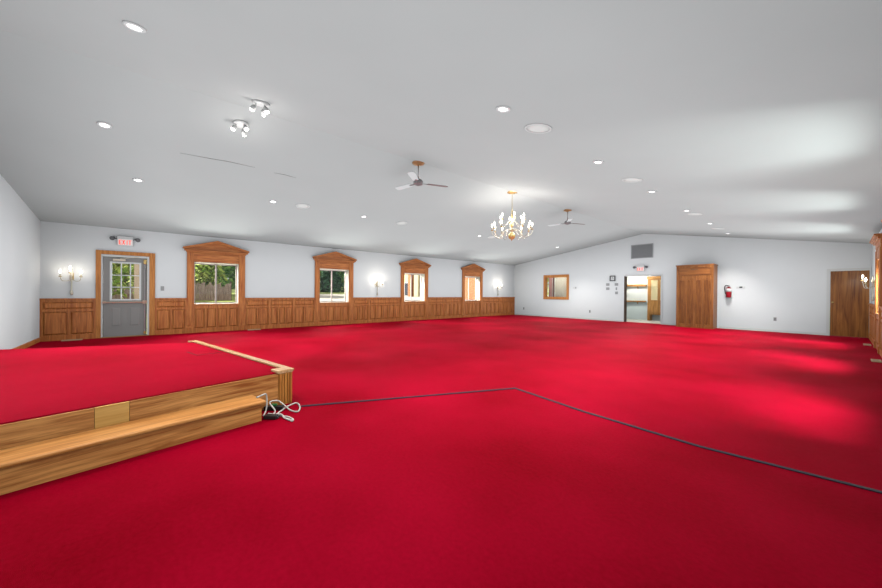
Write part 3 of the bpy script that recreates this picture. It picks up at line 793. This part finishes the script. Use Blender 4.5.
# ---------------------------------------------------------------- far wall fittings
r = empty('return_air_vent', (-5.475, YF, 2.76), label='large grey return air grille high on the far gable wall', cat='vent')
mb = MB().box(-.43, -.40, -.02, 0, 0, .595).box(.40, .43, -.02, 0, 0, .595).box(-.40, .40, -.02, 0, 0, .03).box(-.40, .40, -.02, 0, .565, .595)
mb.build('frame', 'vent_grey', r)
MB().box(-.40, .40, -.004, -.0005, .03, .565).build('backing', 'vent_dark', r)
mb = MB()
for k in range(40):
    x = -.395+k*.0202; mb.box(x, x+.009, -.016, -.004, .03, .565)
mb.build('louvres', 'vent_grey', r)

r = empty('wall_clock', (-6.67, YF, 1.815), label='square wall clock with dark frame left of the far opening', cat='clock')
mb = MB().box(-.12, -.085, -.04, 0, 0, .24).box(.085, .12, -.04, 0, 0, .24).box(-.085, .085, -.04, 0, 0, .035).box(-.085, .085, -.04, 0, .205, .24)
mb.build('frame', 'dark_grey', r)
MB().box(-.085, .085, -.02, -.001, .035, .205).build('dial', 'white', r)
mb = MB().box(-.004, .004, -.024, -.02, .12, .18).box(-.004, .045, -.026, -.024, .116, .124)
mb.build('hands', 'black', r)

def plate(name, x, z, w, h, label, cat, group, tog=1, wall='far', y=0):
    r = empty(name)
    MB().box(-w/2, w/2, -.008, 0, -h/2, h/2).build('cover_plate', 'wall_stain', r, bevel=.002)
    mb = MB()
    for k in range(tog):
        xx = (k-(tog-1)/2)*.046
        if cat == 'outlet':
            for zz in (-.022, .022): mb.box(xx-.015, xx+.015, -.011, -.008, zz-.013, zz+.013)
        else: mb.box(xx-.006, xx+.006, -.02, -.008, -.012, .012)
    mb.build('receptacle' if cat == 'outlet' else 'toggle', 'dark_grey' if cat == 'outlet' else 'vent_grey', r)
    r.location = (x, YF, z)
    if wall == 'left': r.location = (XL, y, z); r.rotation_euler = (0, 0, PI/2)
    tag(r, label, cat, group); return r
G = 'light switch plates'
plate('switch_plate', -6.885, 1.66, .15, .115, 'grey switch plate, upper left of the cluster below the wall clock', 'light switch', G, 2)
plate('switch_plate', -6.505, 1.66, .15, .115, 'grey switch plate, upper right of the cluster below the clock', 'light switch', G, 2)
plate('switch_plate', -6.885, 1.47, .15, .115, 'grey switch plate, lower left of the cluster below the clock', 'light switch', G, 2)
plate('switch_plate', -6.505, 1.47, .06, .115, 'narrow switch plate in the middle of the right hand column below clock', 'light switch', G, 1)
plate('switch_plate', -6.50, 1.28, .12, .115, 'lowest switch plate of the cluster below the clock', 'light switch', G, 2)
plate('switch_plate', 0, 1.28, .075, .12, 'single switch plate right of the grey exit door', 'light switch', G, 1, 'left', .18)
G = 'wall outlets on the far wall'
plate('wall_outlet', -11.49, .38, .075, .12, 'wall outlet on far wall near the window wall corner', 'outlet', G)
plate('wall_outlet', -7.71, .39, .075, .12, 'wall outlet low on far wall below the switch cluster side', 'outlet', G)
plate('wall_outlet', -1.40, .43, .075, .12, 'wall outlet on far wall between extinguisher and wooden door', 'outlet', G)
r = empty('thermostat', (-8.5, YF, 1.52), label='small white thermostat beside the oak framed interior window', cat='thermostat')
MB().box(-.07, .05, -.025, 0, -.035, .035).build('body', 'white', r, bevel=.004)
MB().box(.055, .10, -.02, 0, -.045, .045).build('control_dial', 'vent_grey', r)
r = empty('wall_control_box', (-2.28, YF, 1.49), label='small white wall box with dark buttons beside the fire extinguisher', cat='control box')
MB().box(-.12, .12, -.02, 0, -.035, .04).build('body', 'white', r, bevel=.004)
MB().box(-.03, .05, -.035, -.02, -.01, .035).build('button', 'black', r)

r = empty('fire_extinguisher', (-2.60, YF, 1.12), label='red fire extinguisher hung on the far wall right of the cabinet', cat='fire extinguisher')
MB().lathe([(0, 0), (.07, 0), (.078, .012), (.078, .31), (.065, .345), (.03, .365), (.025, .385), (0, .385)], 24, (.01, -.095, .02)).build('cylinder', 'red', r, smooth=True)
mb = MB().lathe([(0, 0), (.024, 0), (.024, .05), (0, .05)], 14, (.01, -.095, .40)).box(-.01, .03, -.19, -.06, .445, .457).box(-.005, .025, -.18, -.08, .415, .425)
mb.build('valve', 'steel', r)
mb = MB().tube(smooth_path([(.0, -.12, .43), (-.06, -.13, .45), (-.105, -.11, .38), (-.095, -.10, .25), (-.075, -.12, .14)]), .013, 8)
mb.build('hose', 'black', r, smooth=True)
mb = MB().lathe([(.0785, .20), (.0795, .20), (.0795, .32), (.0785, .32)], 24, (.01, -.095, .02))
mb.build('instruction_label', 'white', r, smooth=True)
MB().box(-.02, .04, -.02, 0, .0, .42).build('bracket', 'steel', r)

# tall wooden cabinet
cab = empty('wooden_cabinet', (-3.495, YF, 0), label='tall dark wooden cabinet with four narrow panels against the far wall', cat='cabinet')
CD = .60
mb = MB().box(-.565, .565, -CD+.022, -.002, .0, 2.30)
mb.build('body', 'cabinet_wood', cab)
mb = MB()
W0, W1, y0, y1 = -.565, .565, -CD, -CD+.022
mb.box(W0, W0+.06, y0, y1, .0, 2.30).box(W1-.06, W1, y0, y1, .0, 2.30).box(W0+.06, W1-.06, y0, y1, .0, .07).box(W0+.06, W1-.06, y0, y1, 1.83, 1.93).box(W0+.06, W1-.06, y0, y1, 2.23, 2.30)
mb.build('face_frame', 'cabinet_wood', cab, bevel=.003)
pw = (W1-W0-.12)/4
for k in range(4):
    a, b = W0+.06+k*pw+.003, W0+.06+(k+1)*pw-.003; mb = MB()
    MB_field = MB().box(a+.03, b-.03, y0+.014, y1-.001, .10, 1.80)
    mb.box(a, b, y0+.018, y1, .072, 1.828)
    mb.box(a, a+.035, y0-.004, y0+.018, .072, 1.828).box(b-.035, b, y0-.004, y0+.018, .072, 1.828).box(a+.035, b-.035, y0-.004, y0+.018, .072, .14).box(a+.035, b-.035, y0-.004, y0+.018, 1.76, 1.828)
    dp = mb.build('door_panel', 'cabinet_wood', cab, bevel=.002)
    MB_field.build('panel_field', 'cabinet_field', dp)
mb = MB().box(W0+.062, W1-.062, y0+.016, y1, 1.932, 2.228).box(W0+.10, W1-.10, y0-.003, y0+.016, 1.97, 2.19)
hp = mb.build('head_panel', 'cabinet_wood_h', cab, bevel=.003)
MB().box(-.11, .11, y0-.008, y0-.003, 2.155, 2.178).build('pull_rail', 'dark_gap', hp)
MB().box(W0-.02, W1+.02, -CD-.02, -.002, 2.30, 2.34).build('cornice', 'cabinet_wood_h', cab, bevel=.006)

# floor registers
RG = [((-11.97, -1.50), .34, 'tan floor register below the sconce left of the grey door'),
      ((-11.95, 2.42), .36, 'tan floor register in front of the wainscot right of first window'),
      ((.45, 13.58), .30, 'tan floor register near the flush wooden door by the opposite wall'),
      ((.45, 10.36), .30, 'nearer tan floor register beside the opposite wall at picture edge')]
for (x, y), L, lab in RG:
    r = empty('floor_register', (x, y, 0), label=lab, cat='floor register', group='floor registers')
    mb = MB().box(-.06, .06, -L/2, -L/2+.02, 0.0005, .022).box(-.06, .06, L/2-.02, L/2, 0.0005, .022).box(-.06, -.04, -L/2+.02, L/2-.02, 0.0005, .022).box(.04, .06, -L/2+.02, L/2-.02, 0.0005, .022)
    mb.build('frame', 'register', r, bevel=.003)
    mb = MB().box(-.04, .04, -L/2+.02, L/2-.02, .0005, .006); k = 14
    for i in range(k):
        yy = -L/2+.03+i*(L-.06)/k; mb.box(-.04, .04, yy, yy+.008, .006, .018)
    mb.build('grille', 'register', r)

# ---------------------------------------------------------------- outdoors, seen through the left windows
def gz(x):
    P = [(-12.48, -.12), (-16, .30), (-21, .80), (-30, 1.20), (-70, 2.6)]
    for (a, za), (b, zb) in zip(P, P[1:]):
        if x >= b: return za + (zb-za)*(x-a)/(b-a)
    return P[-1][1]
def ground(name, y0, y1, mat, xs=(-12.48, -16, -21, -30, -70)):
    mb = MB(); xs = list(xs)
    mb.prism([(x, gz(x)) for x in xs] + [(x, gz(x)-.3) for x in xs[::-1]], y0, y1, 'y')
    return struct(mb.build(name, mat))
ground('ground_lawn', -30, 4.6, 'lawn')
ground('ground_gravel', 4.6, 60, 'gravel', [-12.48, -16, -21, -26.5])
ground('ground_meadow', 4.6, 60, 'lawn', [-26.5, -30, -70])
struct(MB().box(XR+WT, 40, -30, 60, -.3, -.1).build('ground_pavement', plain('pale_paving', (.62, .62, .58, 1), .9, noise=.05, scale=3)))
struct(MB().box(-12.5, XR+WT, KY+.15, 60, -.3, -.1).build('ground_yard', 'lawn'))

r = empty('reed_fence', (-20.5, 0, gz(-20.5)), label='brown reed fence on the lawn seen through the first window', cat='fence')
random.seed(5)
mb = MB()
yy = -9.0
while yy < 3.05:
    w_ = random.uniform(.03, .07); h_ = random.uniform(.66, .92)
    mb.box(-.03+random.uniform(-.03, .03), .03, yy, yy+w_, -.15, h_); yy += w_ + random.uniform(.0, .012)
mb.build('reed_panel', 'reed', r)
for y in (-9, -5, -1, 3.05): MB().tube([(-.08, y, -.2), (-.08, y, .95)], .05, 8).build('fence_post', 'bark', r)

def tree(name, x, y, h, rad, mat, label, seed, conifer=False, nl=1400, size=.22, lowz=.12):
    rnd = random.Random(seed); z0 = gz(x)
    r = empty(name, (x, y, z0), label=label, cat='tree', group='trees outside the windows')
    MB().tube([(0, 0, -.2), (.05, 0, h*.35), (0, .05, h*.75)], [rad*.04+.04, rad*.03+.03, .02], 8).build('trunk', 'bark', r, smooth=True)
    mb = MB()
    for i in range(nl):
        if conifer:
            t = rnd.random()**1.25; z = h*(lowz+(1-lowz)*t); rr = rad*(1-t)**.8*rnd.uniform(.55, 1.05)
            a = rnd.random()*2*PI; p = Vector((rr*math.cos(a), rr*math.sin(a), z))
        else:
            v = Vector((rnd.gauss(0, 1), rnd.gauss(0, 1), rnd.gauss(0, 1))).normalized() * rnd.uniform(.55, 1.0)
            lump = 1 + .22*math.sin(3*v.x*4+seed)*math.sin(2.5*v.y*4+v.z*5)
            p = Vector((v.x*rad*lump, v.y*rad*lump, h*(.5+lowz/2) + v.z*h*(.5-lowz/2)*lump))
        q = Euler((rnd.uniform(-1, 1), rnd.uniform(-1, 1), rnd.random()*6.3)).to_matrix()
        s = size*rnd.uniform(.6, 1.3)
        vs = [mb.bm.verts.new(p + q @ Vector(c)) for c in ((-s, 0, 0), (0, -s*.5, s*.12), (s, 0, 0), (0, s*.5, s*.12))]
        mb.bm.faces.new(vs)
    mb.build('crown', mat, r)
    return r
tree('leafy_tree', -25.3, .2, 5.6, 1.55, 'leaf_bright', 'bright yellow green tree behind the reed fence, left pane of first window', 1, nl=3500, lowz=.05)
tree('leafy_tree', -24.5, 4.6, 6.2, 1.9, 'leaf_mid', 'mid green tree behind the reed fence, right pane of first window', 2, nl=3500, lowz=.05)
tree('leafy_bush', -21.8, 1.9, 2.6, 1.0, 'leaf_bright', 'yellow green bush rising just behind the reed fence outside first window', 12, size=.13, lowz=.05, nl=1800)
tree('leafy_tree', -18.2, -1.6, 3.2, 1.1, 'leaf_bright', 'sunlit leafy bush seen through the grey door glass', 3, size=.13, lowz=.05, nl=1800)
tree('leafy_tree', -23.0, -4.0, 6.0, 2.0, 'leaf_mid', 'green tree behind the bush seen through the door glass', 4, nl=3000, lowz=.05)
tree('leafy_tree', -30.5, 2.6, 9.0, 2.9, 'leaf_mid', 'tall green tree far behind the first window', 9, size=.3)
for i, (x, y, lab) in enumerate([(-29.6, 7.6, 'dark conifer, leftmost behind the pale gravel of second window'), (-30, 9.9, 'dark conifer second from left behind the second window'), (-30.2, 12.2, 'dark conifer in the middle of the row behind second window'),
        (-30.4, 14.5, 'dark conifer fourth from left behind the second window'), (-30.8, 16.8, 'dark conifer at right end of the row behind second window')]):
    tree('conifer_tree', x, y, 7.0+.4*(i % 2), .88, 'leaf_dark', lab, 20+i, conifer=True, nl=1500, size=.24, lowz=0)
for i, y in enumerate((8.9, 11.3, 13.8, 16.2, 18.6)):
    tree('conifer_tree', -33.2, y, 8.2, .95, 'leaf_dark', 'taller conifer of the back row behind the second window', 40+i, conifer=True, nl=1200, size=.26, lowz=0)
tree('leafy_tree', -15.6, 26.0, 6.5, 2.6, 'leaf_bright', 'sunlit tree behind the back room window', 31, size=.2)

mb = MB(); rnd = random.Random(77)
for i in range(30000):
    y = rnd.uniform(-20, 34); p = Vector((-37.5+rnd.uniform(-1, 1), y, gz(-37)+9.5*rnd.random()**.8 + .8*math.sin(y*.9)+.5*math.sin(y*2.3)-.6))
    q = Euler((rnd.uniform(-1, 1), rnd.uniform(-1, 1), rnd.random()*6.3)).to_matrix(); sz = .42*rnd.uniform(.6, 1.3)
    mb.bm.faces.new([mb.bm.verts.new(p + q @ Vector(c)) for c in ((-sz, 0, 0), (0, -sz*.55, sz*.12), (sz, 0, 0), (0, sz*.55, sz*.12))])
tag(mb.build('tree_belt', 'leaf_mid'), 'belt of green woodland far behind the first and second windows', 'woodland', kind='stuff')

struct(MB().box(-13.95-.07, -13.95+.07, -.46, -.32, gz(-13.95)-.05, 2.75).build('porch_post', 'porch_wood'), 'tan porch post outside the grey door glass', 'post')

# neighbouring wing of the building beyond the third and fourth windows
r = empty('neighbouring_wing', (-19.5, 17.0, 0), label='cream and brick building wing outside the third and fourth windows', cat='building')
mb = MB().box(-7.5, -.6, 0, 5, .0, 3.6)
mb.build('cream_wall', 'stucco', r)
MB().box(-.6, 5.6, -.05, 5, -.2, 3.6).build('brick_wall', 'brick', r)
mb = MB().box(-5.5, -4.85, -.05, .0, .9, 2.1)
wf = mb.build('window', 'white', r)
MB().box(-5.44, -4.91, -.06, -.05, .96, 2.04).build('pane', 'stucco_dark', wf)
MB().box(-7.9, 5.7, -.5, 5.2, 3.6, 3.8).build('roof', 'bark', r)
MB().box(-3.75, -3.3, -.9, -.6, .0, 3.6).build('porch_post', 'brick', r)

# ---------------------------------------------------------------- daylight
SKY = .66
w = bpy.data.worlds.new('sky'); S.world = w; w.use_nodes = True
nt = w.node_tree; bg = nt.nodes['Background']
bg.inputs['Color'].default_value = (.97, .985, 1, 1); bg.inputs['Strength'].default_value = SKY
sun = light('sun', 'SUN', (0, -20, 30), 8.0, (1, .95, .86), angle=.01)
sun.rotation_euler = Vector((.30, .85, -.85)).to_track_quat('-Z', 'Y').to_euler()

# area lamps added out of view beyond the opposite windows, standing in for daylight
# (upper one for bright sky, lower one for sunlit paving)
E_SKY_FILL, E_PAVING_FILL = 440, 165
for y in WIN_Y[1:]:
    for z, e, c in ((2.75, E_SKY_FILL, (.94, .98, 1.0)), (.12, E_PAVING_FILL, (.93, 1.0, .98))):
        p = Vector((XR+WT+.75, y-.55, z)); t = Vector((XR, y, 1.445))
        o = light('window_daylight', 'AREA', p, e, c, shape='RECTANGLE', size=1.3, size_y=.9)
        o.rotation_euler = (t-p).to_track_quat('-Z', 'Y').to_euler()
for y in WIN_Y:                                                     # the same added lamps on the garden side
    for z, e, c in ((2.85, 210, (.95, .98, 1.0)), (.10, 85, (.96, 1.0, .96))):
        p = Vector((XL-WT-.8, y, z)); t = Vector((XL, y, 1.445))
        o = light('window_daylight', 'AREA', p, e, c, shape='RECTANGLE', size=1.3, size_y=.9)
        o.rotation_euler = (t-p).to_track_quat('-Z', 'Y').to_euler()

# ---------------------------------------------------------------- camera
cd = bpy.data.cameras.new('camera'); cam = bpy.data.objects.new('camera', cd); COL.objects.link(cam)
cd.sensor_width = 36; cd.lens = 338.48/882*36; cd.clip_start = .02; cd.clip_end = 300
yaw, pitch, roll = math.radians(49.69), math.radians(-.2176), math.radians(.4623)
R = Vector((math.cos(yaw), math.sin(yaw), 0)); F = Vector((-math.sin(yaw), math.cos(yaw), 0)); U = Vector((0, 0, 1))
F2 = F*math.cos(pitch) + U*math.sin(pitch); U2 = U*math.cos(pitch) - F*math.sin(pitch)
R3 = R*math.cos(roll) + U2*math.sin(roll); U3 = U2*math.cos(roll) - R*math.sin(roll)
mw = Matrix((R3, U3, -F2)).transposed().to_4x4(); mw.translation = (0, 0, 1.2233)
cam.matrix_world = mw
S.camera = cam

S.view_settings.view_transform = 'Standard'; S.view_settings.look = 'None'; S.view_settings.gamma = 1
S.view_settings.exposure = 0.36
try: S.view_settings.use_curve_mapping = False
except Exception: pass
S.cycles.use_denoising = True
S.cycles.max_bounces = 10; S.cycles.diffuse_bounces = 6; S.cycles.transparent_max_bounces = 12
S.cycles.caustics_reflective = False; S.cycles.caustics_refractive = False
S.cycles.sample_clamp_indirect = 8
S.cycles.use_fast_gi = True; S.cycles.fast_gi_method = 'REPLACE'; S.cycles.ao_bounces_render = 1; S.cycles.ao_bounces = 1
w.light_settings.distance = 2.2; w.light_settings.ao_factor = 1.0
